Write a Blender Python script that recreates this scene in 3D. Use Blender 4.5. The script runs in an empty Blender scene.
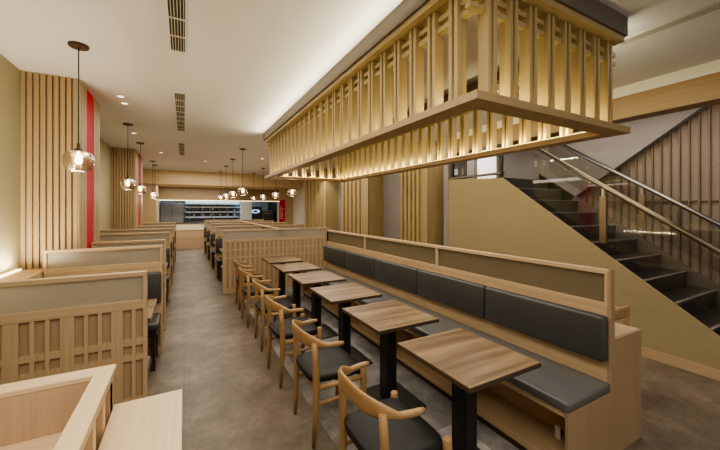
import bpy, bmesh, math, random
from mathutils import Vector, Matrix
random.seed(7)
scene = bpy.context.scene
COL = scene.collection
PI = math.pi

# ------------------------------------------------------------------ materials
def _nt(name):
    m = bpy.data.materials.new(name); m.use_nodes = True
    nt = m.node_tree
    return m, nt, nt.nodes['Principled BSDF']

def plain(name, col, rough=.5, metal=0., spec=.5, bump=0., bscale=80., var=0.):
    m, nt, b = _nt(name)
    b.inputs['Base Color'].default_value = (*col, 1)
    b.inputs['Roughness'].default_value = rough
    b.inputs['Metallic'].default_value = metal
    b.inputs['Specular IOR Level'].default_value = spec
    if bump or var:
        tc = nt.nodes.new('ShaderNodeTexCoord'); n = nt.nodes.new('ShaderNodeTexNoise')
        n.inputs['Scale'].default_value = bscale; n.inputs['Detail'].default_value = 3
        nt.links.new(tc.outputs['Object'], n.inputs['Vector'])
        if bump:
            bp = nt.nodes.new('ShaderNodeBump'); bp.inputs['Strength'].default_value = bump
            bp.inputs['Distance'].default_value = .01
            nt.links.new(n.outputs['Fac'], bp.inputs['Height']); nt.links.new(bp.outputs['Normal'], b.inputs['Normal'])
        if var:
            r = nt.nodes.new('ShaderNodeValToRGB')
            r.color_ramp.elements[0].color = (*[c*(1-var) for c in col], 1); r.color_ramp.elements[0].position = .3
            r.color_ramp.elements[1].color = (*[min(1, c*(1+var)) for c in col], 1); r.color_ramp.elements[1].position = .7
            nt.links.new(n.outputs['Fac'], r.inputs['Fac']); nt.links.new(r.outputs['Color'], b.inputs['Base Color'])
    return m

def wood(name, dark, light, axis='z', fine=60., rough=.45, long=1.5, coat=0.):
    m, nt, b = _nt(name)
    tc = nt.nodes.new('ShaderNodeTexCoord'); mp = nt.nodes.new('ShaderNodeMapping')
    s = [fine]*3; s['xyz'.index(axis)] = long
    mp.inputs['Scale'].default_value = s
    n = nt.nodes.new('ShaderNodeTexNoise'); n.inputs['Scale'].default_value = 1.0; n.inputs['Detail'].default_value = 4
    n.inputs['Roughness'].default_value = .6
    r = nt.nodes.new('ShaderNodeValToRGB')
    r.color_ramp.elements[0].position = .32; r.color_ramp.elements[0].color = (*dark, 1)
    r.color_ramp.elements[1].position = .68; r.color_ramp.elements[1].color = (*light, 1)
    L = nt.links.new
    L(tc.outputs['Object'], mp.inputs['Vector']); L(mp.outputs['Vector'], n.inputs['Vector'])
    L(n.outputs['Fac'], r.inputs['Fac']); L(r.outputs['Color'], b.inputs['Base Color'])
    b.inputs['Roughness'].default_value = rough
    b.inputs['Coat Weight'].default_value = coat
    return m

def emis(name, col, strength):
    m, nt, b = _nt(name)
    b.inputs['Base Color'].default_value = (*col, 1)
    b.inputs['Emission Color'].default_value = (*col, 1)
    b.inputs['Emission Strength'].default_value = strength
    return m

def clear_glass(name, tint=(1, 1, 1), refl=.12, rough=.02, edge=.5):
    m, nt, b = _nt(name); nt.nodes.remove(b)
    out = nt.nodes['Material Output']
    t = nt.nodes.new('ShaderNodeBsdfTransparent'); t.inputs['Color'].default_value = (*tint, 1)
    g = nt.nodes.new('ShaderNodeBsdfGlossy'); g.inputs['Roughness'].default_value = rough
    lw = nt.nodes.new('ShaderNodeLayerWeight'); lw.inputs['Blend'].default_value = edge
    mr = nt.nodes.new('ShaderNodeMapRange'); mr.inputs['To Min'].default_value = refl*.4; mr.inputs['To Max'].default_value = min(1, refl*4)
    mx = nt.nodes.new('ShaderNodeMixShader'); L = nt.links.new
    L(lw.outputs['Facing'], mr.inputs['Value']); L(mr.outputs['Result'], mx.inputs['Fac'])
    L(t.outputs[0], mx.inputs[1]); L(g.outputs[0], mx.inputs[2]); L(mx.outputs[0], out.inputs['Surface'])
    return m

def frosted(name, col, clear=.35, tint=(.85, .83, .78)):
    m, nt, b = _nt(name); nt.nodes.remove(b)
    out = nt.nodes['Material Output']; L = nt.links.new
    t = nt.nodes.new('ShaderNodeBsdfTransparent'); t.inputs['Color'].default_value = (*tint, 1)
    rf = nt.nodes.new('ShaderNodeBsdfRefraction'); rf.inputs['IOR'].default_value = 1.12; rf.inputs['Roughness'].default_value = .38
    rf.inputs['Color'].default_value = (*tint, 1)
    m0 = nt.nodes.new('ShaderNodeMixShader'); m0.inputs[0].default_value = .45
    L(t.outputs[0], m0.inputs[1]); L(rf.outputs[0], m0.inputs[2])
    d = nt.nodes.new('ShaderNodeBsdfDiffuse'); d.inputs['Color'].default_value = (*col, 1)
    tr = nt.nodes.new('ShaderNodeBsdfTranslucent'); tr.inputs['Color'].default_value = (*col, 1)
    gl = nt.nodes.new('ShaderNodeBsdfGlossy'); gl.inputs['Roughness'].default_value = .25
    m1 = nt.nodes.new('ShaderNodeMixShader'); m1.inputs[0].default_value = .6
    m2 = nt.nodes.new('ShaderNodeMixShader'); m2.inputs[0].default_value = clear
    m3 = nt.nodes.new('ShaderNodeMixShader'); m3.inputs[0].default_value = .06
    L(d.outputs[0], m1.inputs[1]); L(tr.outputs[0], m1.inputs[2])
    L(m1.outputs[0], m2.inputs[1]); L(m0.outputs[0], m2.inputs[2])
    L(m2.outputs[0], m3.inputs[1]); L(gl.outputs[0], m3.inputs[2])
    L(m3.outputs[0], out.inputs['Surface'])
    return m

MAP_D, MAP_L = (.46, .325, .19), (.55, .405, .25)
M = {}
for ax in 'xyz':
    M['maple_'+ax] = wood('maple_'+ax, MAP_D, MAP_L, ax)
    M['clad_'+ax] = wood('cladding_maple_'+ax, (.34, .245, .135), (.41, .30, .17), ax, rough=.6)
    M['gold_'+ax] = wood('gold_oak_'+ax, (.385, .29, .138), (.46, .355, .185), ax)
    M['plank_'+ax] = wood('canopy_plank_'+ax, (.34, .235, .115), (.41, .29, .15), ax)  # unlit tone of the canopy planks put into the wood colour
    M['pale_'+ax] = wood('pale_maple_'+ax, (.60, .44, .26), (.70, .53, .34), ax)
    M['honey_'+ax] = wood('honey_beech_'+ax, (.34, .205, .092), (.42, .262, .125), ax, fine=40, rough=.35)
M['honey_panel'] = wood('pinkish_oak', (.45, .31, .20), (.53, .375, .25), 'z', fine=50)
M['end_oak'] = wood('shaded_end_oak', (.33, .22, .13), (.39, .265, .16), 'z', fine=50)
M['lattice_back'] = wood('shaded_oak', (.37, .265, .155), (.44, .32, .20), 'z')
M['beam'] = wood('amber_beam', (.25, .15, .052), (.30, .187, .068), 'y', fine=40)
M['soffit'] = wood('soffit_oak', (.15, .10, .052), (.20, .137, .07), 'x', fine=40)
M['leather'] = plain('black_leather', (.012, .012, .012), rough=.5, spec=.35, bump=.08, bscale=250)
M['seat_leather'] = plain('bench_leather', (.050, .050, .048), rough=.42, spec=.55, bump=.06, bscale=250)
M['seat_sheen'] = plain('sheen_black_leather', (.115, .115, .115), rough=.34, spec=.6, bump=.05, bscale=250)  # overhead sheen on the black seats put into a lighter base colour
M['black_metal'] = plain('black_metal', (.014, .013, .013), rough=.4, metal=.0)
M['dark_wood'] = plain('dark_stained_wood', (.05, .025, .015), rough=.4)
M['steel'] = plain('brushed_steel', (.42, .40, .37), rough=.36, metal=1.)
M['bronze'] = plain('bronze_tube', (.30, .25, .18), rough=.3, metal=1.)
M['ceiling'] = plain('ceiling_paint', (.68, .66, .665), rough=.8)
M['ceiling_cream'] = plain('cream_paint', (.72, .68, .56), rough=.8)
M['taupe'] = plain('taupe_paint', (.15, .122, .105), rough=.7)
M['wall_green'] = plain('ochre_textured_plaster', (.34, .30, .185), rough=.75, bump=.25, bscale=60, var=.06)
M['wall_stair'] = wood('straw_wallpaper', (.335, .265, .145), (.37, .30, .17), 'y', fine=70, rough=.7)
M['wall_white'] = plain('warm_white_paint', (.75, .70, .61), rough=.8)
M['wall_mauve'] = plain('mauve_grey_paint', (.30, .275, .265), rough=.8)
M['fin_wall'] = plain('pinkish_grey_paint', (.36, .30, .26), rough=.8)
M['fin'] = wood('fin_wood', (.19, .135, .08), (.24, .175, .11), 'z')
M['red'] = plain('red_panel', (.50, .02, .05), rough=.7, spec=.2)
M['tread'] = plain('black_tile', (.042, .037, .033), rough=.28, var=.15, bscale=8)
M['skirt'] = plain('brown_skirting_tile', (.17, .145, .125), .4)
M['nosing'] = plain('grey_nosing', (.23, .21, .19), rough=.4)
M['frost'] = frosted('frosted_glass', (.62, .575, .50), clear=.40)
M['frost_tan'] = frosted('tan_frosted_glass', (.36, .31, .22), clear=.3)
M['glass'] = clear_glass('balustrade_glass', (.93, .93, .92), refl=.09, edge=.35)
M['globe'] = clear_glass('amber_globe_glass', (.86, .74, .56), refl=.25, rough=.16, edge=.5)
M['bulb'] = emis('bulb_glow', (1., .84, .58), 14)
M['led'] = emis('warm_led', (1., .80, .40), 6)
M['led_soft'] = emis('soft_warm_led', (1., .80, .40), .7)
M['lamp_white'] = emis('downlight_glow', (1., .88, .72), 3)
M['window'] = emis('bright_pane', (.95, .92, .9), 1.3)
M['kit_steel'] = plain('kitchen_steel', (.46, .52, .60), rough=.4, metal=.6)
M['kit_wall'] = plain('kitchen_tile', (.34, .40, .48), rough=.4)
M['dark'] = plain('dark_recess', (.02, .018, .017), rough=.6)
M['white'] = plain('white_plastic', (.8, .8, .78), rough=.4)
M['cyan'] = emis('blue_screen', (.35, .55, .9), 1.6)

# walnut table top: stave stripes along x
def staves():
    m, nt, b = _nt('walnut_staves'); L = nt.links.new
    tc = nt.nodes.new('ShaderNodeTexCoord'); mp = nt.nodes.new('ShaderNodeMapping')
    mp.inputs['Scale'].default_value = (1.2, 16, 1)
    vo = nt.nodes.new('ShaderNodeTexNoise'); vo.inputs['Scale'].default_value = 1; vo.inputs['Detail'].default_value = 1
    mp2 = nt.nodes.new('ShaderNodeMapping'); mp2.inputs['Scale'].default_value = (3, 110, 60)
    n2 = nt.nodes.new('ShaderNodeTexNoise'); n2.inputs['Scale'].default_value = 1; n2.inputs['Detail'].default_value = 4
    mix = nt.nodes.new('ShaderNodeMath'); mix.operation = 'MULTIPLY_ADD'; mix.inputs[1].default_value = .45
    r = nt.nodes.new('ShaderNodeValToRGB')
    e = r.color_ramp.elements
    e[0].position = .5; e[0].color = (.10, .06, .034, 1); e[1].position = .95; e[1].color = (.29, .20, .12, 1)
    x = e.new(.72); x.color = (.19, .125, .07, 1)
    L(tc.outputs['Object'], mp.inputs[0]); L(tc.outputs['Object'], mp2.inputs[0])
    L(mp.outputs[0], vo.inputs['Vector']); L(mp2.outputs[0], n2.inputs['Vector'])
    L(n2.outputs['Fac'], mix.inputs[0]); L(vo.outputs['Fac'], mix.inputs[2])
    L(mix.outputs[0], r.inputs['Fac']); L(r.outputs['Color'], b.inputs['Base Color'])
    b.inputs['Roughness'].default_value = .33
    return m
M['walnut'] = staves()
M['edge'] = wood('walnut_edge', (.05, .03, .018), (.09, .056, .032), 'y', fine=80)

def floor_mat(name, c0, c1, c2, tile, mortar, rough, nscale):
    m, nt, b = _nt(name); L = nt.links.new
    tc = nt.nodes.new('ShaderNodeTexCoord')
    n = nt.nodes.new('ShaderNodeTexNoise'); n.inputs['Scale'].default_value = nscale; n.inputs['Detail'].default_value = 12; n.inputs['Roughness'].default_value = .8
    n.inputs['Distortion'].default_value = .15
    n2 = nt.nodes.new('ShaderNodeTexNoise'); n2.inputs['Scale'].default_value = nscale*.3; n2.inputs['Detail'].default_value = 2
    ad = nt.nodes.new('ShaderNodeMath'); ad.operation = 'MULTIPLY_ADD'; ad.inputs[1].default_value = .6
    r = nt.nodes.new('ShaderNodeValToRGB'); e = r.color_ramp.elements
    e[0].position = .55; e[0].color = (*c0, 1); e[1].position = 1.05; e[1].color = (*c2, 1)
    x = e.new(.8); x.color = (*c1, 1)
    br = nt.nodes.new('ShaderNodeTexBrick'); br.inputs['Scale'].default_value = 1
    br.inputs['Brick Width'].default_value = tile[0]; br.inputs['Row Height'].default_value = tile[1]
    br.inputs['Mortar Size'].default_value = .004; br.inputs['Mortar Smooth'].default_value = .1
    br.inputs['Color1'].default_value = (1, 1, 1, 1); br.inputs['Color2'].default_value = (tile[2],)*3+(1,); br.inputs['Mortar'].default_value = (mortar,)*3+(1,)
    mx = nt.nodes.new('ShaderNodeMix'); mx.data_type = 'RGBA'; mx.blend_type = 'MULTIPLY'; mx.inputs[0].default_value = 1
    L(tc.outputs['Object'], n.inputs['Vector']); L(tc.outputs['Object'], n2.inputs['Vector'])
    L(n.outputs['Fac'], ad.inputs[2]); L(n2.outputs['Fac'], ad.inputs[0]); L(ad.outputs[0], r.inputs['Fac'])
    mp = nt.nodes.new('ShaderNodeMapping'); mp.inputs['Rotation'].default_value = (0, 0, PI/2)
    L(tc.outputs['Object'], mp.inputs[0]); L(mp.outputs[0], br.inputs['Vector'])
    L(r.outputs['Color'], mx.inputs[6]); L(br.outputs['Color'], mx.inputs[7]); L(mx.outputs[2], b.inputs['Base Color'])
    b.inputs['Roughness'].default_value = rough
    return m
M['floor'] = floor_mat('mottled_stone_tile', (.078, .058, .040), (.16, .124, .090), (.26, .210, .158), (2.4, 1.2, .94), .72, .45, 4.5)
M['floor_dark'] = floor_mat('weathered_dark_plank_tile', (.12, .112, .105), (.36, .335, .32), (.72, .68, .64), (1.2, .2, .42), .4, .42, 3.5)

# ------------------------------------------------------------------ mesh builder
class MB:
    def __init__(s): s.bm = bmesh.new()
    def box(s, x0, x1, y0, y1, z0, z1):
        v = [s.bm.verts.new(p) for p in ((x0,y0,z0),(x1,y0,z0),(x1,y1,z0),(x0,y1,z0),(x0,y0,z1),(x1,y0,z1),(x1,y1,z1),(x0,y1,z1))]
        for f in ((0,3,2,1),(4,5,6,7),(0,1,5,4),(1,2,6,5),(2,3,7,6),(3,0,4,7)): s.bm.faces.new([v[i] for i in f])
        return s
    def prism(s, pts, axis, a, b):
        """polygon pts in the two other axes extruded along axis from a to b"""
        def P(p, t):
            return {'x': (t, p[0], p[1]), 'y': (p[0], t, p[1]), 'z': (p[0], p[1], t)}[axis]
        A = [s.bm.verts.new(P(p, a)) for p in pts]; B = [s.bm.verts.new(P(p, b)) for p in pts]
        n = len(pts); s.bm.faces.new(A); s.bm.faces.new(B[::-1])
        for i in range(n): s.bm.faces.new((A[i], B[i], B[(i+1) % n], A[(i+1) % n]))
        return s
    def ring(s, rings, cap=True):
        R = [[s.bm.verts.new(p) for p in r] for r in rings]; n = len(R[0])
        for a, b in zip(R, R[1:]):
            for i in range(n): s.bm.faces.new((a[i], a[(i+1) % n], b[(i+1) % n], b[i]))
        if cap: s.bm.faces.new(R[0][::-1]); s.bm.faces.new(R[-1])
        return s
    def tube(s, pts, radii, n=12):
        """tapered tube along points (Vectors)"""
        pts = [Vector(p) for p in pts]; rr = radii if isinstance(radii, (list, tuple)) else [radii]*len(pts)
        rings = []
        for i, p in enumerate(pts):
            d = (pts[min(i+1, len(pts)-1)]-pts[max(i-1, 0)]).normalized()
            up = Vector((0, 0, 1)) if abs(d.z) < .95 else Vector((1, 0, 0))
            a = d.cross(up).normalized(); b = a.cross(d).normalized()
            rings.append([p+(a*math.cos(2*PI*k/n)+b*math.sin(2*PI*k/n))*rr[i] for k in range(n)])
        return s.ring(rings)
    def lathe(s, prof, c=(0, 0, 0), n=24, cap=True):
        return s.ring([[(c[0]+r*math.cos(2*PI*k/n), c[1]+r*math.sin(2*PI*k/n), c[2]+z) for k in range(n)] for r, z in prof], cap)
    def build(s, name, mat, parent=None, bevel=0., seg=2, smooth=False, world=True, props=None):
        bmesh.ops.recalc_face_normals(s.bm, faces=s.bm.faces)
        off = Vector((0, 0, 0))
        if parent is not None and world:
            q = parent
            while q: off += q.location; q = q.parent
            bmesh.ops.translate(s.bm, verts=s.bm.verts, vec=-off)
        me = bpy.data.meshes.new(name); s.bm.to_mesh(me); s.bm.free()
        o = bpy.data.objects.new(name, me); COL.objects.link(o)
        me.materials.append(mat)
        if smooth:
            for p in me.polygons: p.use_smooth = len(p.vertices) < 8
        if bevel:
            md = o.modifiers.new('bevel', 'BEVEL'); md.width = bevel; md.segments = seg; md.limit_method = 'ANGLE'; md.angle_limit = math.radians(40)
            if seg > 2:
                for p in me.polygons: p.use_smooth = True
        if parent is not None: o.parent = parent
        if props:
            for k, v in props.items(): o[k] = v
        return o

def thing(name, label, cat, loc=(0, 0, 0), group=None):
    o = bpy.data.objects.new(name, None); COL.objects.link(o); o.empty_display_size = .1
    o.location = loc; o['label'] = label; o['category'] = cat
    if group: o['group'] = group
    return o
def tag(o, label, cat, group=None):
    o['label'] = label; o['category'] = cat
    if group: o['group'] = group
    return o
def struct(name, mb, mat, bevel=0.):
    o = mb.build(name, mat, bevel=bevel); o['kind'] = 'structure'; return o
def dup(root, loc, label, group=None, rotz=0.):
    r = root.copy(); COL.objects.link(r); r.location = loc; r.rotation_euler = (0, 0, rotz); r['label'] = label
    if group: r['group'] = group
    for ch in list(root.children):
        c = ch.copy(); COL.objects.link(c); c.parent = r
        for g in ch.children:
            d = g.copy(); COL.objects.link(d); d.parent = c
    return r

# ------------------------------------------------------------------ the setting
XL = -1.45
struct('floor', MB().box(-2.2, 7.5, -2.5, 18.5, -.1, 0), M['floor'])
struct('trim_1', MB().box(.9, 2.0, .6, 6.55, 0, .004), M['floor_dark'])
struct('ceiling', MB().box(-1.6, 7.5, -.6, 13.6, 3.0, 3.1), M['ceiling'])
struct('wall_left', MB().box(XL-.12, XL, -1.5, 15.2, 0, 3.0), M['wall_green'])
# right wall of the hall behind the pillars, the stair well and its far wall
struct('wall_right', MB().box(4.78, 4.9, 4.95, 15.2, 0, 3.0), M['wall_mauve'])
struct('wall_right_far', MB().box(4.55, 4.78, 10.9, 15.2, 0, 3.0), M['wall_white'])
# stair side wall: triangular, straw coloured, flat top at the landing
struct('wall_stair', MB().prism([(.5, 0), (4.61, 0), (4.61, 2.16), (3.43, 2.092)], 'x', 4.40, 4.425), M['wall_stair'])
struct('baseboard_stair', MB().box(4.385, 4.40, .62, 4.62, 0, .10), M['maple_y'])
struct('wall_stair_return', MB().box(4.40, 4.9, 4.62, 4.74, 0, 3.0), M['wall_mauve'])
struct('wall_fins', MB().box(5.74, 5.86, -1.5, 7.2, 0, 3.0), M['fin_wall'])
struct('wall_landing', MB().box(4.9, 5.86, 7.0, 7.12, 0, 3.0), M['wall_white'])
# sloped bulkhead above the fins (underside of the upper flight)
struct('ceiling_stair_slope', MB().prism([(-.5, 4.25), (-.5, 4.6), (3.9, 1.55), (3.9, 1.19)][:0] or [(.2, 3.0), (1.31, 3.0), (2.9, 1.87), (4.1, 1.02), (4.1, 3.0)], 'x', 5.60, 5.74), M['wall_mauve'])
struct('ceiling_soffit', MB().box(4.40, 4.62, -1.5, 4.62, 2.885, 3.0), M['ceiling_cream'])
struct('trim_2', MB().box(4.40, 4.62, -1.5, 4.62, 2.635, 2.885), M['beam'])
# far end: fascia, recessed soffit, side reveals
fa = M['maple_x']
struct('trim_3', MB().box(XL, 4.6, 13.55, 13.75, 2.50, 3.0), wood('fascia_oak', (.50, .37, .20), (.57, .43, .25), 'x', fine=30))
struct('trim_4', MB().box(-1.05, 4.6, 13.75, 15.2, 2.50, 2.60), M['maple_x'])
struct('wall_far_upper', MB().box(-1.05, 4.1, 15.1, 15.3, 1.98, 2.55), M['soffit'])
struct('wall_far_left', MB().box(XL, -.88, 13.75, 15.3, 0, 2.9), M['maple_z'])
struct('wall_far_right', MB().box(3.86, 4.6, 15.05, 15.3, 0, 2.9), M['maple_z'])
struct('wall_far_pillar', MB().box(2.22, 2.66, 15.05, 15.3, 0, 1.98), plain('pale_steel_wall', (.55, .58, .60), .4))
struct('trim_5', MB().box(-1.0, 3.9, 15.03, 15.1, 1.945, 1.972), emis('cove_glow', (1., .84, .5), 2.2))
struct('wall_kitchen', MB().box(-1.0, 4.0, 17.4, 17.5, 0, 2.4), M['kit_wall'])
struct('wall_kitchen_left', MB().box(-1.0, -.9, 15.3, 17.4, 0, 2.4), M['kit_steel'])
struct('wall_kitchen_right', MB().box(3.9, 4.0, 15.3, 17.4, 0, 2.4), M['dark'])
struct('ceiling_kitchen', MB().box(-1.0, 4.0, 15.3, 17.5, 2.4, 2.5), M['kit_steel'])

# fins on the stair wall: one continuous slatted cladding
fm = MB()
y = .35
while y < 3.2:
    zt = 3.0 if y < 1.31 else 3.0-(y-1.31)*.7107
    zb = max(0.0, .713*y-.40)
    if zt > zb+.05: fm.box(5.70, 5.74, y, y+.018, zb, zt)
    y += .093
fm.box(5.71, 5.74, -.5, 2.6, 1.70, 1.715)
struct('trim_6', fm, M['fin'])
struct('baseboard_stairs_wall', MB().prism([(.45, .0), (.80, 0), (3.6, 1.9), (3.6, 2.24)], 'x', 5.60, 5.69), M['skirt'])

# ceiling: linear slot
tag(MB().box(3.17, 3.26, .75, 1.36, 2.985, 3.0).build('linear_diffuser', plain('grey_diffuser', (.45, .42, .38), .5), bevel=.002), 'narrow grey linear ceiling diffuser right of the lit lattice canopy', 'air vent')

# bright glazing behind the landing
wf = MB()
for yy in (3.4, 4.0, 4.52, 5.1, 5.9): wf.box(5.66, 5.74, yy-.035, yy+.035, 2.05, 3.0)
wf.box(5.66, 5.74, 3.4, 5.9, 2.05, 2.12)
w1 = struct('window_1', wf, M['taupe'])
for a, b_, mt in ((3.43, 3.97, 'window'), (4.03, 4.49, 'wall_mauve'), (4.55, 5.07, 'window'), (5.13, 5.87, 'wall_mauve')):
    MB().box(5.68, 5.70, a, b_, 2.12, 3.0).build('pane', M[mt], w1)

# ------------------------------------------------------------------ left pillars clad in fins
def left_pillar(y0, y1, label, red):
    t = thing('slatted_pillar', label, 'pillar', (XL, y0, 0))
    xf = -.99
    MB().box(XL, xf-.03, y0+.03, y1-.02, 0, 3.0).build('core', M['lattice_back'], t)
    m = MB(); n = 9; st = (xf-XL)/n
    for i in range(n):
        x = XL+st*i
        m.prism([(x+.001, y0+.04), (x+.003, y0), (x+st-.014, y0), (x+st-.012, y0+.04)], 'z', 0, 3.0)
    m.build('front_slats', M['clad_z'], t)
    m = MB(); n = 9; st = (y1-y0)/n
    for i in range(n):
        y = y0+st*i
        if red and 3 <= i <= 5: continue
        m.box(xf-.035, xf, y+.006, y+st-.022, 0, 3.0)
    m.build('side_slats', M['clad_z'], t)
    if red:
        MB().box(xf-.03, xf-.008, y0+(y1-y0)*3/9, y0+(y1-y0)*5.8/9, 0, 3.0).build('red_panel', M['red'], t, props={'label': 'crimson red panel set between the wooden slats'})
    return t
left_pillar(4.5, 5.5, 'near slatted wooden pillar with a crimson stripe, against left wall', True)
left_pillar(9.13, 10.65, 'farther slatted wooden pillar on left wall behind small pendant lamps', True)

# right pillars
def right_pillar(y0, y1, x0, label, slat_frac=.75):
    t = thing('slatted_pillar', label, 'pillar', (x0, y0, 0))
    MB().box(x0+.02, 4.80, y0, y1, 0, 3.0).build('core', M['gold_z'], t)
    m = MB(); ys = y0+(y1-y0)*(1-slat_frac); k = 5; st = (y1-ys)/k
    MB().box(x0+.002, x0+.03, y0, ys-.03, 0, 3.0).build('corner_board', M['gold_z'], t)
    for i in range(k): m.box(x0-.03, x0+.03, ys+st*i, ys+st*(i+.55), 0, 3.0)
    m.build('slats', M['gold_z'], t)
    m = MB()
    for z in (2.36, 2.44): m.box(x0-.02, x0+.005, ys, y1, z, z+.025)
    m.build('cross_rails', M['gold_y'], t)
    return t
right_pillar(5.1, 6.05, 4.3, 'slatted oak pillar nearest the stairs, behind the long banquette')
right_pillar(7.5, 9.2, 4.3, 'middle slatted oak pillar on right wall beyond a grey wall strip')
right_pillar(10.4, 12.7, 4.3, 'farthest slatted oak pillar on right side, beside pale wall', .85)

# ------------------------------------------------------------------ booth partitions
def partition(name, x0, x1, y, label, cat='partition', posts=(), frost='frost', group=None, first=True, th=.05, slots=None, rungs=(), h=1.2):
    t = thing(name, label, cat, ((x0+x1)/2, y, 0), group)
    fr = MB()
    fr.box(x0, x1, y, y+th, h-.028, h)                       # top rail
    fr.box(x0, x1, y, y+th, .965, 1.02)                      # sill of the glass
    ps = [x0, *posts, x1-.022]
    for p in ps: fr.box(p, p+.022, y+.001, y+th-.001, 0 if p in (x0, x1-.022) else .97, h-.002)
    fr.build('frame', M['maple_x'], t, bevel=.003)
    for a, b in zip(ps, ps[1:]):
        MB().box(a+.02, b+.004, y+th*.5-.005, y+th*.5+.005, 1.01, h-.02).build('glass_pane', M[frost], t)
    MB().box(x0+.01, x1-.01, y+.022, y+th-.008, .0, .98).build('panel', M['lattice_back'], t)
    if slots:
        la = MB(); X = x0+.0
        edges = [x0+.02]+[e for s_ in slots for e in s_]+[x1-.02]
        for a, b in zip(edges[::2], edges[1::2]): la.box(a, b, y+.002, y+.024, .0, .966)
        for z0, z1 in rungs: la.box(x0+.02, x1-.02, y+.006, y+.023, z0, z1)
        if not first: la.box(x0+.02, x1-.02, y+.0015, y+.0235, .86, .966)
        la.box(x0+.02, x1-.02, y+.001, y+.023, 0, .09)
        la.build('lattice', M['maple_z'], t)
    return t
ordi = ['first', 'second', 'third', 'fourth', 'fifth', 'sixth', 'seventh']
LY = [2.49, 4.2, 5.0, 6.6, 7.9, 9.4, 11.4]
# slot positions measured on the nearest partition (groups of three, the last of two)
sl = []
for gx in (-1.29, -1.05, -.81, -.57, -.335):
    ws = ((0, .045), (.065, .11), (.13, .175)) if gx < -.4 else ((0, .045), (.065, .105))
    sl += [(gx+a, gx+b) for a, b in ws if gx+b < -.225 and gx+a > XL+.05]
for i, y in enumerate(LY):
    x0 = -.985 if 4.4 < y < 5.6 or 9.1 < y < 10.7 else (-1.19 if i == 1 else XL)
    lab = ['nearest left booth partition, oak lattice under a frosted glass strip',
           'second left booth partition, in front of the pillar with the red stripe',
           'third left booth partition, starting at the side of the red-striped pillar',
           'fourth left booth partition from the front, frosted glass top',
           'fifth left booth partition from the front, under the small pendants',
           'sixth left booth partition, next to last toward the kitchen',
           'last left booth partition before the kitchen counter'][i]
    partition('booth_partition', x0, -.21, y, lab, group='partitions of the left booths',
              first=i == 0, slots=[s_ for s_ in sl if s_[0] > x0+.04], rungs=((.735, .775), (.64, .675), (.36, .40)))
RY = [6.6, 8.25, 9.9, 11.55, 13.2]
for i, y in enumerate(RY):
    step = .0915 if i == 0 else .18
    ss = []; x = .70
    while x < 2.78: ss.append((x, x+.048)); x += step
    s1 = [q for q in ss if q[1] < 1.69]; s2 = [q for q in ss if q[0] > 1.78]
    place = ['nearest right booth partition, wide oak lattice behind the farthest table',
             'second right booth partition, just behind the wide lattice one',
             'third right booth partition along the aisle', 'fourth right booth partition along the aisle',
             'last right booth partition, close to the kitchen counter'][i]
    if i == 0:
        partition('booth_partition', .64, 2.80, y, place, group='partitions of the right booths', posts=(1.71,), slots=ss, rungs=((.80, .83), (.655, .685)))
    else:
        partition('booth_partition', .64, 1.705, y, place, group='partitions of the right booths', slots=s1, rungs=((.80, .83),))
        partition('booth_partition', 1.775, 2.80, y, ['', 'booth partition right of the lengthwise divider, nearest of four', 'booth partition right of the lengthwise divider, second of four',
                  'booth partition right of the lengthwise divider, third of four', 'booth partition right of the lengthwise divider, farthest of four'][i], group='partitions right of the divider', slots=s2, rungs=((.80, .83),))
# lengthwise divider between the two right booth columns
t = thing('lengthwise_divider', 'long oak divider running toward the kitchen between the right booths', 'partition', (1.74, 6.65, 0))
fr = MB(); fr.box(1.71, 1.77, 6.655, 13.5, 1.172, 1.2).box(1.71, 1.77, 6.655, 13.5, .965, 1.02)
for yy in (6.655, 8.3, 9.95, 11.6, 13.46): fr.box(1.711, 1.769, yy, yy+.04, 0, 1.199)
fr.build('frame', M['maple_y'], t, bevel=.003)
MB().box(1.735, 1.745, 6.69, 13.48, 1.01, 1.18).build('glass_pane', M['frost'], t)
MB().box(1.72, 1.76, 6.69, 13.48, 0, .98).build('panel', M['maple_z'], t)

# ------------------------------------------------------------------ booth benches and tables
def make_bench(w):
    """bench along x (length w), back at y=0 side, seat toward +y"""
    t = thing('booth_bench', '', 'bench', (0, 0, 0))
    MB().box(0, w, .03, .44, .40, .475).build('seat_cushion', M['seat_leather'], t, bevel=.02, seg=3, world=False)
    MB().box(0, w, 0, .07, .58, .92).build('backrest', M['seat_leather'], t, bevel=.018, seg=3, world=False)
    MB().box(.02, w-.02, 0, .41, .34, .40).build('seat_board', M['dark_wood'], t, world=False)
    MB().box(.0, w, 0, .02, .34, .585).build('back_board', M['maple_x'], t, world=False)
    for x in (.03, w-.07):
        for y in (.03, .36): MB().box(x, x+.04, y, y+.04, 0, .34).build('leg', M['dark_wood'], t, world=False)
    return t
def make_booth_table(w):
    t = thing('booth_table', '', 'table', (0, 0, 0))
    MB().box(0, w, -.32, .32, .70, .74).build('tabletop', M['walnut'], t, bevel=.003, world=False)
    MB().box(w/2-.06, w/2+.06, -.06, .06, .02, .70).build('pedestal', M['black_metal'], t, world=False)
    MB().box(w/2-.22, w/2+.22, -.2, .2, 0, .02).build('base_plate', M['black_metal'], t, bevel=.004, world=False)
    return t
pb = {}
def bench(w, x, y, flip, label, group):
    k = round(w, 2)
    loc = (x+w, y, 0) if flip else (x, y, 0); rz = PI if flip else 0
    if k not in pb:
        o = pb[k] = make_bench(w); o.location = loc; o.rotation_euler = (0, 0, rz); o['label'] = label; o['group'] = group
    else: dup(pb[k], loc, label, group, rz)
pt = {}
def btable(w, x, y, label, group):
    k = round(w, 2)
    if k not in pt:
        o = pt[k] = make_booth_table(w); o.location = (x, y, 0); o['label'] = label; o['group'] = group
    else: dup(pt[k], (x, y, 0), label, group)
def ordn(i): return ordi[i]
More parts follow.
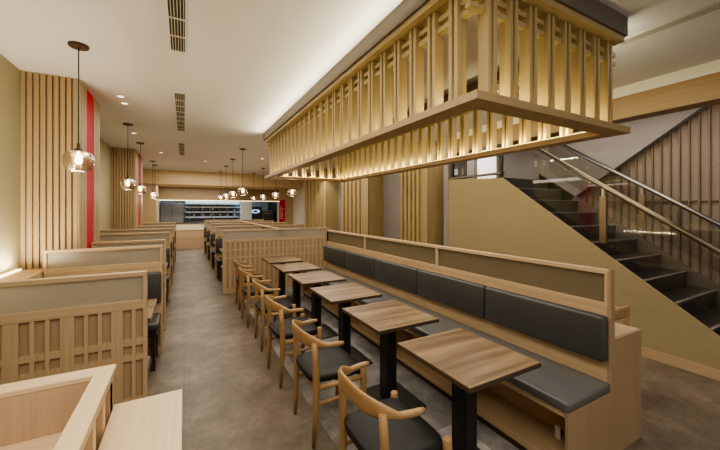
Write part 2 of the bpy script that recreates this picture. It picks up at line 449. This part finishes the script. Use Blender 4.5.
booths = [(0, 1), (2, 3), (3, 4), (4, 5), (5, 6)]
for j, (a, b) in enumerate(booths):
    ya, yb = LY[a]+.052, LY[b]-.002
    bx, bw = (-1.18, .96) if a not in (2, 5) else (-.94, .72)
    bench(bw, bx, ya, False, f'black booth bench on the far side of the {ordn(a)} left partition', 'benches of the left booths')
    bx, bw = (-1.18, .96) if b not in (2, 5) else (-.94, .72)
    bench(bw, bx, yb, True, f'black booth bench on the near side of the {ordn(b)} left partition', 'benches of the left booths')
    btable(*((.94, -1.17) if a != 5 else (.70, -.93)), (ya+yb)/2, f'walnut booth table between the {ordn(a)} and {ordn(b)} left partitions', 'tables of the left booths')
for j in range(4):
    ya, yb = RY[j]+.052, RY[j+1]-.002
    bench(1.0, .645, ya, False, f'black booth bench on the far side of the {ordn(j)} right partition', 'benches of the right booths')
    bench(1.0, .645, yb, True, f'black booth bench on the near side of the {ordn(j+1)} right partition', 'benches of the right booths')
    btable(.92, .68, (ya+yb)/2, f'walnut booth table between the {ordn(j)} and {ordn(j+1)} right partitions', 'tables of the right booths')

# lit ledge on the left wall
t = thing('wall_ledge', 'pale wood ledge with hidden light strip along left wall', 'shelf', (XL, 3.5, 0))
MB().box(XL, -1.20, 2.55, 4.46, .965, .995).build('shelf_board', M['maple_y'], t, bevel=.002)
MB().box(-1.23, -1.20, 2.55, 4.46, 0, .966).build('front_board', M['maple_y'], t)
MB().box(XL+.005, XL+.03, 2.56, 4.44, .996, 1.008).build('light_strip', M['led'], t, props={'label': 'glowing warm light strip'})

# ------------------------------------------------------------------ entrance station in the left foreground
t = thing('low_station_wall', 'pale maple low wall with flat top rail and balusters, left foreground', 'half wall', (-.8, 1.2, 0))
MB().box(-2.0, -.215, 1.39, 1.46, 1.022, 1.04).build('back_rail', M['pale_x'], t, bevel=.003)
MB().box(-.27, -.215, .55, 1.392, 1.012, 1.04).build('side_rail', M['pale_y'], t, bevel=.003)
MB().box(-2.0, -.225, 1.391, 1.45, 0, 1.022).build('back_panel', M['honey_panel'], t)
for yy in (.62, .80, .98, 1.16, 1.29, 1.405):
    MB().box(-.268, -.225, yy, yy+.035, 0, 1.006).build('baluster', M['pale_z'], t)
MB().box(-.250, -.243, .56, 1.392, 0, 1.0).build('side_panel', M['honey_panel'], t)
MB().box(-2.0, -.27, .55, 1.408, .855, .875).build('inner_shelf', M['pale_x'], t)
t = thing('side_cabinet', 'pale maple cabinet with flat top, right of the low foreground wall', 'cabinet', (-.11, 1.2, 0))
MB().box(-.222, -.006, .50, 1.455, .865, .895).build('top_board', M['pale_y'], t, bevel=.002)
MB().box(-.22, -.012, .51, 1.45, 0, .866).build('carcass', M['maple_z'], t)
MB().box(-.012, -.007, .98, 1.445, .06, .855).build('door', M['maple_z'], t)
MB().box(-.012, -.007, .52, .975, .06, .855).build('door', M['maple_z'], t)

# ------------------------------------------------------------------ tables of the row
TYS = [1.44, 2.28, 3.12, 3.96, 4.80, 5.64]
pos = ['nearest the camera at the banquette end', 'second from the camera', 'third from the camera', 'fourth from the camera',
       'fifth from the camera', 'farthest, by the lattice partition']
tb = thing('pedestal_table', 'square walnut pedestal table '+pos[0], 'table', (1.502, TYS[0], 0), 'row of square tables along the banquette')
MB().box(-.28, .28, -.305, .305, .704, .73).build('tabletop', M['walnut'], tb, bevel=.002, world=False)
eb = MB(); eb.box(-.282, .282, -.307, -.3, .703, .727).box(-.282, .282, .3, .307, .703, .727).box(-.282, -.275, -.3, .3, .703, .727).box(.275, .282, -.3, .3, .703, .727)
eb.build('edge_band', M['edge'], tb, world=False)
MB().box(-.15, .15, -.15, .15, .692, .705).build('mounting_plate', M['black_metal'], tb, world=False)
MB().box(-.045, .045, -.06, .06, .018, .693).build('pedestal', M['black_metal'], tb, bevel=.003, world=False)
MB().prism([(-.19, -.23), (.22, -.23), (.22, .23), (-.19, .23)], 'z', 0, .018).build('base_plate', M['black_metal'], tb, bevel=.006, world=False)
for i in range(1, 6): dup(tb, (1.502, TYS[i], 0), 'square walnut pedestal table '+pos[i])

# ------------------------------------------------------------------ elbow chairs
def make_chair(label):
    t = thing('elbow_chair', label, 'chair', (0, 0, 0), 'elbow chairs facing the banquette')
    # seat: slightly dished rounded trapezoid
    def outline(sx, sy0, sy1, xo):
        pts = []
        for k in range(40):
            a = 2*PI*k/40; c, s_ = math.cos(a), math.sin(a)
            ex = .38
            x = math.copysign(abs(c)**ex, c); y = math.copysign(abs(s_)**ex, s_)
            w = sy0+(sy1-sy0)*(x+1)/2
            pts.append((xo+x*sx, y*w))
        return pts
    m = MB(); rings = []
    for z, k in ((.418, .93), (.425, .985), (.445, 1.0), (.462, .985), (.468, .93), (.463, .6), (.457, .25)):
        rings.append([(x, y, z) for x, y in outline(.20*k, .20*k, .238*k, .0)])
    m.ring(rings); m.build('seat', M['leather'], t, smooth=True, world=False)
    # legs
    for s_ in (-1, 1):
        MB().tube([(.188, .225*s_, 0), (.19, .228*s_, .22), (.188, .228*s_, .40), (.186, .228*s_, .478), (.186, .228*s_, .484)], [.013, .020, .0235, .022, .018], 14).build('front_leg', M['honey_z'], t, smooth=True, world=False)
        MB().tube([(-.18, .208*s_, 0), (-.17, .214*s_, .22), (-.165, .216*s_, .42), (-.17, .216*s_, .58), (-.178, .214*s_, .70)], [.013, .020, .0245, .0215, .019], 14).build('rear_leg', M['honey_z'], t, smooth=True, world=False)
        MB().tube([(-.165, .215*s_, .400), (.188, .228*s_, .400)], .018, 10).build('side_rail', M['honey_x'], t, smooth=True, world=False)
        MB().tube([(-.169, .214*s_, .29), (.19, .228*s_, .31)], .013, 10).build('stretcher', M['honey_x'], t, smooth=True, world=False)
    MB().tube([(-.165, -.214, .40), (-.165, .214, .40)], .014, 10).build('rear_rail', M['honey_y'], t, smooth=True, world=False)
    MB().tube([(.188, -.226, .395), (.188, .226, .395)], .014, 10).build('front_rail', M['honey_y'], t, smooth=True, world=False)
    # curved back-and-arm rail
    m = MB(); rings = []; N = 36
    for i in range(N+1):
        u = i/N*2-1                                  # -1 .. 1 from right arm tip to left arm tip
        a = abs(u)
        ang = u*math.radians(128)
        # plan: superellipse-like U
        x = -.285*math.cos(ang*.70) if a < .6 else None
        th = u*PI/2*1.0
        px = -.30+ (.32*(1-math.cos(th)))**1.0
        py = .275*math.sin(th)**1 if a <= 1 else 0
        py = math.copysign(abs(math.sin(th))**.85*.268, u)
        px = -.285+.305*(1-math.cos(th))**1.25
        # height and section
        back = max(0., 1-(a/.72)**2.6)
        hgt = .015+.036*back
        thk = .0165-.004*back
        zc = .685+.034*back
        if a > .93: k = 1-(a-.93)/.07*.25; hgt *= k; thk *= k
        tx = .305*1.25*max(1e-4, 1-math.cos(th))**.25*math.sin(th); ty = .268*.85*max(.02, abs(math.sin(th)))**(-.15)*math.cos(th)
        d = Vector((tx, ty, 0)).normalized() if abs(tx)+abs(ty) > 1e-6 else Vector((0, 1, 0))
        nrm = Vector((-d.y, d.x, 0))
        lean = -.08*back
        ring = []
        for k in range(14):
            q = 2*PI*k/14; c, s2 = math.cos(q), math.sin(q)
            e = .75
            cc = math.copysign(abs(c)**e, c); ss = math.copysign(abs(s2)**e, s2)
            off = nrm*(cc*thk)
            zz = ss*hgt
            ring.append((px+off.x+lean*zz, py+off.y, zc+zz))
        rings.append(ring)
    rings = [[(.018+(px*.94-.018)*.885, py*.95, z) for px, py, z in r] for r in rings]
    m.ring(rings); m.build('back_rail', M['honey_y'], t, smooth=True, world=False)
    return t
cpos = ['nearest one at the bottom edge', 'second from the camera', 'third from the camera', 'fourth from the camera',
        'fifth from the camera', 'farthest of the row, by the lattice partition']
ch = make_chair('honey wood elbow chair with black seat, '+cpos[0])
ch.location = (.945, TYS[0]-.02, 0)
for i in range(1, 6): dup(ch, (.945+(.0, -.01, .01, -.015, .01)[i-1], TYS[i]-.01, 0), 'honey wood elbow chair with black seat, '+cpos[i], rotz=(0, .03, -.03, .02, -.02)[i-1])
dup(ch, (3.28, 1.60, 0), 'honey wood elbow chair peeking over the console behind the banquette', rotz=PI/2)

# ------------------------------------------------------------------ banquette
BY0, BY1 = 1.065, 5.80
t = thing('long_banquette', 'long oak banquette with black cushions and glazed backrest, facing the table row', 'banquette', (2.35, 3.4, 0))
ep = [(1.93, 0), (2.825, 0), (2.825, .755), (2.455, .755), (2.455, 1.205), (2.40, 1.205), (2.40, .428), (1.93, .428)]
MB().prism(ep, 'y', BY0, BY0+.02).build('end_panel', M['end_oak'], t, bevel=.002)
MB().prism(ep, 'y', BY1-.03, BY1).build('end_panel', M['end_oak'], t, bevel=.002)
MB().box(1.94, 2.42, BY0+.019, BY1-.03, .39, .43).build('seat_board', M['maple_y'], t)
MB().box(1.95, 2.40, BY0+.019, BY1-.03, .05, .085).build('bottom_board', M['maple_y'], t)
MB().box(1.96, 1.985, BY0+.019, BY1-.03, 0, .052).build('plinth', M['dark_wood'], t)
MB().box(2.26, 2.30, BY0+.019, BY1-.03, .08, .395).build('inner_back', M['honey_panel'], t)
for yy in (2.0, 2.95, 3.9, 4.85): MB().box(1.99, 2.27, yy-.012, yy+.012, .085, .391).build('divider', M['maple_z'], t)
MB().box(2.405, 2.45, BY0+.019, BY1-.03, .39, .985).build('back_panel', M['maple_y'], t)
MB().box(2.40, 2.455, BY0+.019, BY1-.03, 1.178, 1.206).build('top_rail', M['maple_y'], t, bevel=.002)
MB().box(2.402, 2.453, BY0+.019, BY1-.03, .955, .99).build('mid_rail', M['maple_y'], t)
pys = [BY0+.005, 2.68, 4.28, BY1-.03]
for yy in pys: MB().box(2.401, 2.454, yy, yy+.03, .96, 1.205).build('post', M['maple_z'], t)
for a, b in zip(pys, pys[1:]): MB().box(2.424, 2.432, a+.03, b, .98, 1.185).build('glass_pane', M['frost_tan'], t)
MB().box(2.45, 2.825, BY0+.019, BY1-.03, .73, .756).build('console_top', M['maple_y'], t)
MB().box(2.795, 2.823, BY0+.019, BY1-.03, 0, .732).build('console_back', M['honey_panel'], t)
ce = [1.07, 2.01, 2.96, 3.90, 4.85, 5.79]
for a, b in zip(ce, ce[1:]):
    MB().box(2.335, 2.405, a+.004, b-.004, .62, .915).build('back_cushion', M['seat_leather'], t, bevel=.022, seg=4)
sc_ = [1.06, 3.43, 5.79]
for a, b in zip(sc_, sc_[1:]):
    MB().box(1.92, 2.40, a+.002, b-.002, .429, .487).build('seat_cushion', M['seat_sheen'], t, bevel=.016, seg=4)
sk = MB().box(2.17, 2.20, 1.25, 1.285, .085, .165).build('wall_socket', M['white'], t, bevel=.003, props={'label': 'small white electric socket inside the cubby'})
MB().box(2.178, 2.194, 1.247, 1.251, .11, .145).build('socket_face', M['dark'], sk)

# ------------------------------------------------------------------ hanging lattice canopy
t = thing('lattice_canopy', 'large glowing wooden lattice canopy hanging over the tables and banquette', 'ceiling lamp', (2.12, 3.6, 2.2))
X0, X1, Y0, Y1 = 1.31, 2.93, 1.17, 6.12
def frame_ring(m, x0, x1, y0, y1, w, z0, z1):
    m.box(x0, x1, y0, y0+w, z0, z1).box(x0, x1, y1-w, y1, z0, z1).box(x0, x0+w, y0+w, y1-w, z0, z1).box(x1-w, x1, y0+w, y1-w, z0, z1)
hd = MB(); frame_ring(hd, X0-.02, X1-.08, Y0-.015, Y1+.02, .04, 2.866, 2.999); hd.build('shadow_gap_header', M['taupe'], t)
pw = .135
for nm, b in (('x', (X0, X1, Y0, Y0+pw)), ('x', (X0, X1, Y1-pw, Y1)), ('y', (X0, X0+pw, Y0+pw, Y1-pw)), ('y', (X1-pw, X1, Y0+pw, Y1-pw))):
    MB().box(*b, 2.165, 2.212).build('lower_plank', M['plank_'+nm], t, bevel=.002)
xi0, xi1, yi0, yi1 = X0+.055, X1-.055, Y0+.055, Y1-.055           # outer faces of the slats
for nm, b in (('x', (X0, X1-.09, Y0, Y0+.13)), ('x', (X0, X1-.09, Y1-.13, Y1)), ('y', (X0, X0+.13, Y0+.13, Y1-.13)), ('y', (X1-.22, X1-.09, Y0+.13, Y1-.13))):
    MB().box(*b, 2.825, 2.865).build('top_beam', M['gold_'+nm], t, bevel=.002)
sd = .072
for z in (2.69, 2.755):
    for nm, b in (('x', (xi0-.02, xi1+.02, yi0+.022, yi0+.06)), ('x', (xi0-.02, xi1+.02, yi1-.06, yi1-.022)), ('y', (xi0+.022, xi0+.06, yi0+.06, yi1-.06)), ('y', (xi1-.06, xi1-.022, yi0+.06, yi1-.06))):
        MB().box(*b, z, z+.03).build('cross_rail', M['gold_'+nm], t, bevel=.001)
ZP = 2.212
def slat(b): MB().box(*b, ZP-.005, 2.83).build('slat', M['gold_z'], t)
rest = MB(); th_ = .024
for i in range(8):                                           # pairs of thin boards
    x = X0+.15+(X1-.14-.07-X0-.15)*i/7
    for dx in (0, .046):
        slat((x+dx, x+dx+th_, yi0, yi0+sd)); rest.box(x+dx, x+dx+th_, yi1-sd, yi1, ZP-.005, 2.83)
for i in range(25):
    y = Y0+.19+(Y1-.15-.07-Y0-.19)*i/24
    for dy in (0, .046):
        slat((xi0, xi0+sd, y+dy, y+dy+th_))
        bb = (xi1-sd, xi1, y+dy, y+dy+th_)
        if i < 17: slat(bb)
        else: rest.box(*bb, ZP-.005, 2.83)
rest.build('far_slats', M['gold_z'], t, props={'kind': 'stuff'})
for b in ((X0+.128, X0+.134, Y0+.2, Y1-.2), (X1-.134, X1-.128, Y0+.2, Y1-.2), (X0+.2, X1-.2, Y0+.128, Y0+.134), (X0+.2, X1-.2, Y1-.134, Y1-.128)):
    MB().box(*b, ZP, ZP+.003).build('light_strip', M['led_soft'], t, props={'label': 'glowing warm light strip'})

# ------------------------------------------------------------------ pendant lamps
def make_pendant(label):
    t = thing('pendant_lamp', label, 'pendant lamp', (0, 0, 3.0))
    MB().lathe([(.0001, -.022), (.066, -.022), (.072, -.014), (.072, 0), (.0001, 0)], n=20).build('canopy', M['dark_wood'], t, world=False)
    MB().tube([(0, 0, -.02), (0, 0, -.86)], .005, 8).build('cord', M['black_metal'], t, world=False)
    MB().lathe([(.0001, -.84), (.012, -.84), (.014, -.875), (.032, -.895), (.034, -.905), (.0001, -.905)], n=16).build('socket', M['dark_wood'], t, smooth=False, world=False)
    prof = [(.030, -.90), (.058, -.905), (.086, -.922), (.102, -.955), (.106, -.99), (.099, -1.03), (.082, -1.062), (.06, -1.08), (.056, -1.082)]
    m = MB(); nn = 32
    rings = []
    for r, z in prof:
        rings.append([(r*(1+.03*math.cos(8*2*PI*k/nn))*math.cos(2*PI*k/nn), r*(1+.03*math.cos(8*2*PI*k/nn))*math.sin(2*PI*k/nn), z) for k in range(nn)])
    m.ring(rings, cap=False); m.build('glass_globe', M['globe'], t, smooth=True, world=False)
    MB().lathe([(.0001, -.905), (.012, -.91), (.014, -.935), (.024, -.965), (.027, -.985), (.023, -1.005), (.012, -1.016), (.0001, -1.018)], n=16).build('bulb', M['bulb'], t, smooth=True, world=False)
    return t
LP = [(-.79, 3.58), (-.81, 6.51), (-.81, 8.25), (-.80, 11.16), (-.81, 12.14)]
lpl = ['large amber glass pendant in front of the near slatted pillar', 'second pendant along the left wall, behind the near pillar',
       'third pendant along the left wall, by the farther pillar', 'fourth pendant along the left wall, near the kitchen', 'fifth and last pendant along the left wall']
pen = make_pendant(lpl[0]); pen.location = (*LP[0], 3.0); pen['group'] = 'pendants over the left booths'
for p, l in zip(LP[1:], lpl[1:]): dup(pen, (*p, 3.0), l, 'pendants over the left booths')
for i, yy in enumerate((7.94, 9.66, 11.34, 13.1)):
    dup(pen, (1.2, yy, 3.0), ['largest pendant over the right booths beside the aisle', 'second pendant beside the aisle over the right booths',
        'third pendant beside the aisle over the right booths', 'smallest pendant beside the aisle, in front of the kitchen fascia'][i], 'pendants over the right booths')
for i, yy in enumerate((7.94, 9.6, 11.3, 13.0)):
    dup(pen, (2.37, yy, 3.0), ['pendant seen just below the far corner of the lattice canopy', 'pendant left of the canopy corner, before the red banner',
        'pendant over the dark kitchen niche, third of the inner row', 'farthest pendant of the inner row over the right booths'][i], 'pendants of the inner row')

# ------------------------------------------------------------------ ceiling vents and downlights
vl = ['nearest slotted ceiling vent, cut by the top edge', 'middle slotted ceiling vent of the row of three', 'farthest slotted ceiling vent of the row of three']
for (a, b), l in zip(((1.6, 3.28), (4.47, 6.6), (7.85, 9.58)), vl):
    t = thing('ceiling_vent', l, 'air vent', (-.045, (a+b)/2, 3.0), 'ceiling vents above the aisle')
    MB().box(-.10, .01, a, b, 2.996, 2.9995).build('backing', M['dark'], t)
    m = MB(); m.box(-.108, -.098, a-.01, b+.01, 2.99, 2.9998).box(.008, .018, a-.01, b+.01, 2.99, 2.9998).box(-.10, .01, a-.01, a, 2.99, 2.9998).box(-.10, .01, b, b+.01, 2.99, 2.9998)
    m.build('frame', M['ceiling'], t)
    m = MB()
    for k in range(5): m.box(-.084+k*.02, -.080+k*.02, a, b, 2.989, 2.998)
    yy = a+.28
    while yy < b: m.box(-.10, .01, yy, yy+.012, 2.989, 2.998); yy += .28
    m.build('grille', M['ceiling_cream'], t)
dls = [(-.69, 4.95, 'recessed downlight nearest the near pillar'), (-.69, 5.25, 'recessed downlight just behind the first one'), (-.81, 7.23, 'recessed downlight beyond the second left pendant'),
       (-.5, 9.4, 'recessed downlight on the left half of the far ceiling'), (1.9, 9.2, 'recessed downlight near the canopy far corner'), (.55, 10.5, 'recessed downlight above the far aisle'),
       (1.75, 7.3, 'recessed downlight behind the canopy over the right booths'), (3.7, 7.4, 'recessed downlight before the middle right pillar'), (3.7, 10.6, 'recessed downlight before the far right pillar')]
for k, (x, y, l) in enumerate(dls):
    if k == 0:
        dl = thing('downlight', l, 'ceiling light', (x, y, 3.0), 'recessed ceiling downlights')
        MB().lathe([(.035, -.001), (.048, -.001), (.05, -.006), (.035, -.006), (.035, -.001)], n=20, cap=False).build('trim_ring', M['white'], dl, world=False)
        MB().lathe([(.0001, -.002), (.035, -.002), (.035, -.004), (.0001, -.004)], n=20).build('lens', M['lamp_white'], dl, world=False)
    else: dup(dl, (x, y, 3.0), l)

# ------------------------------------------------------------------ staircase
t = thing('staircase', 'dark tiled staircase rising behind the straw coloured side wall', 'stairs', (5.1, 2.0, 0))
for k in range(-5, 7):
    y0, z1 = 1.903+.258*k, 1.003+.184*k
    s_ = MB().box(4.426, 5.595, y0, y0+.258+(.02 if k < 6 else .88), max(0, z1-.34), z1).build('step', M['tread'], t)
    MB().box(4.427, 5.595, y0-.006, y0+.022, z1-.008, z1+.002).build('nosing', M['nosing'], s_)

def balustrade(x, ya, za, yb, zb, y_p, label, low, mat):
    t = thing('glass_balustrade', label, 'balustrade', (x, (ya+yb)/2, 0))
    sl_ = (zb-za)/(yb-ya)
    f = lambda y: za+sl_*(y-ya)
    MB().prism([(ya, low(ya)), (yb, low(yb)), (yb, f(yb)-.07), (ya, f(ya)-.07)], 'x', x-.006, x+.006).build('glass_panel', M['glass'], t)
    MB().tube([(x, ya-.1, f(ya-.1)), (x, yb, f(yb))], .027, 16).build('handrail', M[mat], t, smooth=True)
    for yp in y_p:
        p = MB().box(x-.02, x+.02, yp-.035, yp+.035, low(yp)+.02, f(yp)-.12).build('post', M['bronze'], t, bevel=.004)
        MB().box(x-.012, x+.012, yp-.015, yp+.015, f(yp)-.13, f(yp)).build('bracket', M['steel'], p)
    return t
low = lambda y: max(.06, .713*y-.354+.06)
balustrade(4.45, .3, .645, 2.95, 2.51, (2.05, .75), 'near glass balustrade with bronze handrail on the outer stair side', low, 'bronze')
balustrade(5.58, .4, .75, 3.4, 2.83, (2.10, .8), 'far glass balustrade with steel handrail along the slatted stair wall', lambda y: low(y)+.12, 'steel')
t = thing('landing_guard', 'glass guard with dark posts on the stair landing', 'balustrade', (4.45, 3.8, 2.1))
MB().box(4.445, 4.455, 3.35, 4.6, 2.115, 3.0).build('glass_panel', M['glass'], t)
MB().box(4.43, 4.47, 3.46, 3.50, 2.108, 3.0).build('post', M['black_metal'], t)
MB().box(4.43, 4.47, 4.52, 4.56, 2.108, 3.0).build('post', M['black_metal'], t)
MB().box(4.40, 4.50, 3.46, 4.6, 2.16, 2.19).build('base_rail', M['taupe'], t)

# ------------------------------------------------------------------ kitchen end
t = thing('serving_counter', 'pale wood serving counter with lit upper ledge at the aisle end', 'counter', (.9, 15.2, 0))
MB().box(-.85, 2.2, 15.02, 15.35, 0, .74).build('cabinet', M['honey_panel'], t)
MB().box(-.85, 2.2, 15.0, 15.35, .745, 1.02).build('upper_front', plain('cream_front', (.78, .69, .52), .5), t)
MB().box(-.87, 2.22, 14.97, 15.4, 1.02, 1.045).build('worktop', M['dark'], t)
m = MB()
for xx in (-.36, .17, .70, 1.25): m.box(xx, xx+.012, 15.012, 15.02, .03, .73)
m.box(-.85, 2.2, 15.012, 15.02, .40, .41); m.build('panel_joints', M['lattice_back'], t)
t = thing('kitchen_hood', 'stainless extraction hood over the kitchen line', 'hood', (1.1, 16.8, 1.7))
MB().prism([(16.2, 1.86), (17.35, 1.86), (17.35, 2.35), (16.7, 2.35)], 'x', .05, 2.3).build('canopy', plain('hood_steel', (.16, .19, .23), .4), t)
MB().box(.05, 2.3, 16.17, 16.22, 1.82, 1.87).build('lip', M['kit_steel'], t)
for z, l, zz in ((1.22, 'lower', 16.6), (1.45, 'middle', 16.8), (1.68, 'upper', 16.9)):
    t = thing('steel_shelf', l+' steel wall shelf in the kitchen behind the counter', 'shelf', (1.1, 16.9, z), 'steel shelves of the kitchen')
    MB().box(.05, 2.45, zz-.05, 17.35, z, z+.035).build('board', M['kit_steel'], t)
    MB().box(.05, 2.45, zz-.055, zz-.05, z-.02, z+.05).build('front_edge', M['kit_steel'], t)
    for xx in (.2, 1.2, 2.3): MB().box(xx, xx+.03, zz+.1, 17.4, z-.12, z).build('bracket', M['steel'], t)
rw = [('first', 'left'), ('second', 'left'), ('third', 'left'), ('fourth', 'left'), ('fifth', 'left'), ('sixth', 'left')]
for i, xx in enumerate((.4, .75, 1.1, 1.5, 1.85, 2.15)):
    for z, l, yy in ((1.257, 'lower', 16.75), (1.487, 'middle', 16.95)):
        r = .12 if (i+int(z*10)) % 2 else .09
        o = MB().lathe([(r*.5, 0), (r*.9, .03), (r, .12), (r*.96, .125), (.0001, .125)], (xx, yy, z), n=18).build('steel_bowl', M['steel'], smooth=True)
        tag(o, f'{rw[i][0]} steel bowl from the left on the {l} kitchen shelf', 'bowl', 'bowls on the kitchen shelves')
t = thing('steel_fridge', 'tall grey steel refrigerator at the left end of the kitchen', 'refrigerator', (-.45, 16.3, 0))
MB().box(-.88, -.02, 15.9, 16.7, 0, 1.86).build('body', plain('grey_enamel', (.16, .15, .14), .45), t, bevel=.01)
MB().box(-.86, -.46, 15.88, 15.905, .1, 1.82).build('door', plain('grey_door', (.17, .158, .148), .45), t, bevel=.005)
MB().box(-.44, -.04, 15.88, 15.905, .1, 1.82).build('door', plain('grey_door2', (.17, .158, .148), .45), t, bevel=.005)
t = thing('drinks_machine', 'dark drinks machine with lit blue panel in the right kitchen niche', 'machine', (2.95, 16.0, .0))
MB().box(2.68, 3.25, 15.8, 16.3, 0, 1.72).build('body', M['dark'], t, bevel=.01)
m = MB(); m.ring([[(2.96+.20*math.cos(a)*k, 15.795, 1.50+.09*math.sin(a)*k) for a in [2*PI*i/20 for i in range(20)]] for k in (.55, 1)], cap=False)
m.build('lit_panel', M['cyan'], t)
t = thing('oven_cabinet', 'grey oven cabinet at the right of the dark kitchen niche', 'oven', (3.5, 16.0, 0))
MB().box(3.28, 3.80, 15.8, 16.4, 0, 1.55).build('body', plain('oven_grey', (.10, .095, .09), .4), t, bevel=.01)
MB().box(3.32, 3.76, 15.785, 15.80, .95, 1.45).build('door', plain('oven_glass', (.05, .05, .05), .2), t)
MB().box(3.36, 3.72, 15.765, 15.785, 1.38, 1.40).build('handle', M['steel'], t)
t = thing('red_banner', 'tall red banner with pale marks standing right of the kitchen opening', 'banner', (4.0, 14.97, 0))
MB().box(3.88, 4.13, 14.96, 14.98, 0, 2.02).build('cloth', M['red'], t)
m = MB()
for a, b, z0, z1 in ((3.93, 3.955, 1.15, 1.75), (3.99, 4.06, 1.60, 1.63), (4.0, 4.02, 1.25, 1.5), (3.99, 4.07, 1.15, 1.18)): m.box(a, b, 14.954, 14.96, z0, z1)
m.build('pale_marks', plain('pale_print', (.7, .5, .45), .6), t)

# ------------------------------------------------------------------ light
def area(name, loc, size, size_y, energy, col=(1, .94, .81), rot=(0, 0, 0), spread=PI):
    d = bpy.data.lights.new(name, 'AREA'); d.shape = 'RECTANGLE'; d.size = size; d.size_y = size_y; d.energy = energy; d.color = col; d.spread = spread
    o = bpy.data.objects.new(name, d); COL.objects.link(o); o.location = loc; o.rotation_euler = rot
    o.visible_camera = False
    return o
def spot(name, loc, energy, angle, blend=.6, col=(1, .93, .79), rad=.05, target=None):
    d = bpy.data.lights.new(name, 'SPOT'); d.energy = energy; d.spot_size = angle; d.spot_blend = blend; d.color = col; d.shadow_soft_size = rad
    o = bpy.data.objects.new(name, d); COL.objects.link(o); o.location = loc
    if target:
        o.rotation_euler = (Vector(target)-Vector(loc)).to_track_quat('-Z', 'Y').to_euler()
    return o
def point(name, loc, energy, col=(1, .82, .58), rad=.05):
    d = bpy.data.lights.new(name, 'POINT'); d.energy = energy; d.color = col; d.shadow_soft_size = rad
    o = bpy.data.objects.new(name, d); COL.objects.link(o); o.location = loc
    return o
YEL = (1, .85, .42)
def strip(p, length, along, d, e, c=None):
    o = area('canopy_strip_and_glow_light', p, .02, length, e, c or YEL, spread=2.6 if c is None else PI)
    d = Vector(d).normalized(); a = Vector(along); z = -d; x = a.cross(z).normalized()
    o.rotation_euler = Matrix((x, a, z)).transposed().to_euler()
E1 = 19
CEIL_GLOW = (1, .93, .64)
strip((1.262, 3.65, 2.84), 4.8, (0, 1, 0), (-1, 0, .55), 27, CEIL_GLOW)  # floating lamp added for the ceiling glow left of the canopy
strip((2.88, 3.65, 2.84), 4.8, (0, 1, 0), (1, 0, .55), 26, CEIL_GLOW)  # its added counterpart, brightening the ceiling on the right

strip((1.31+.165, 3.65, 2.222), 4.6, (0, 1, 0), (-.75, 0, .8), E1)
strip((2.93-.165, 3.65, 2.222), 4.6, (0, 1, 0), (.75, 0, .8), E1)
strip((2.12, 1.17+.165, 2.222), 1.35, (1, 0, 0), (0, -.75, .8), E1*.3)
strip((2.12, 6.12-.165, 2.222), 1.35, (1, 0, 0), (0, .75, .8), E1*.3)
for x, y in [(q[0], q[1]) for q in LP]: point('pendant_light', (x, y, 1.90), 9, rad=.1)
for y in (7.94, 9.66, 11.34, 13.1): point('pendant_light', (1.2, y, 1.90), 9, rad=.1)
for y in (7.94, 9.6, 11.3): point('pendant_light', (2.37, y, 1.90), 9, rad=.1)
# unseen wash lamps added to fill the room, tied to no fittings
area('ceiling_wash', (.0, .2, 2.95), 1.6, 2.0, 60)
area('ceiling_wash', (.1, 3.2, 2.95), .8, 2.4, 34)
area('ceiling_wash', (.1, 7.5, 2.95), 1.6, 4.0, 60)
area('ceiling_wash', (.6, 11.5, 2.95), 2.5, 3.4, 75)
area('canopy_fill', (2.1, 3.6, 2.21), .9, 4.3, 46, (1, .92, .80))  # unseen lamp added in the canopy opening to light seats and tables
area('right_wash', (3.6, 3.0, 2.95), .7, 4.0, 26)
area('right_wash', (3.6, 8.5, 2.95), .8, 4.0, 40)
area('stair_wash', (4.95, 2.0, 2.95), .5, 2.6, 24, (1, .9, .78))
area('landing_light', (5.1, 5.4, 2.9), .8, 1.6, 30, (1, .96, .9))
area('kitchen_light', (1.2, 15.9, 2.38), 3.4, .8, 85, (.80, .91, 1))
area('fascia_strip', (1.4, 14.9, 2.0), 4.6, .05, 2.5, YEL, (PI, 0, 0))
area('counter_light', (.4, 14.3, 2.48), 2.4, .3, 50)
area('ledge_strip', (XL+.09, 3.4, 1.03), .03, 1.8, 42, (1, .85, .6), (PI, 0, 0))
spot('pillar_spot', (3.9, 10.2, 2.95), 60, 1.2, target=(4.6, 11.0, .8))

w = bpy.data.worlds.new('room_air'); scene.world = w; w.use_nodes = True
w.node_tree.nodes['Background'].inputs['Color'].default_value = (1, .94, .86, 1)
w.node_tree.nodes['Background'].inputs['Strength'].default_value = .8

# ------------------------------------------------------------------ camera
cd = bpy.data.cameras.new('camera'); cam = bpy.data.objects.new('camera', cd); COL.objects.link(cam)
cd.sensor_width = 36; cd.lens = 325/720*36; cd.shift_y = -15.8/720; cd.clip_start = .05
cam.location = (0, 0, 1.6); cam.rotation_euler = (PI/2, 0, -math.atan((360-184)/325))
scene.camera = cam
scene.view_settings.view_transform = 'AgX'
scene.view_settings.look = 'AgX - Medium High Contrast'
scene.view_settings.exposure = -.18
scene.cycles.max_bounces = 8; scene.cycles.diffuse_bounces = 5; scene.cycles.transparent_max_bounces = 16
scene.cycles.caustics_reflective = False; scene.cycles.caustics_refractive = False
scene.cycles.sample_clamp_indirect = 4
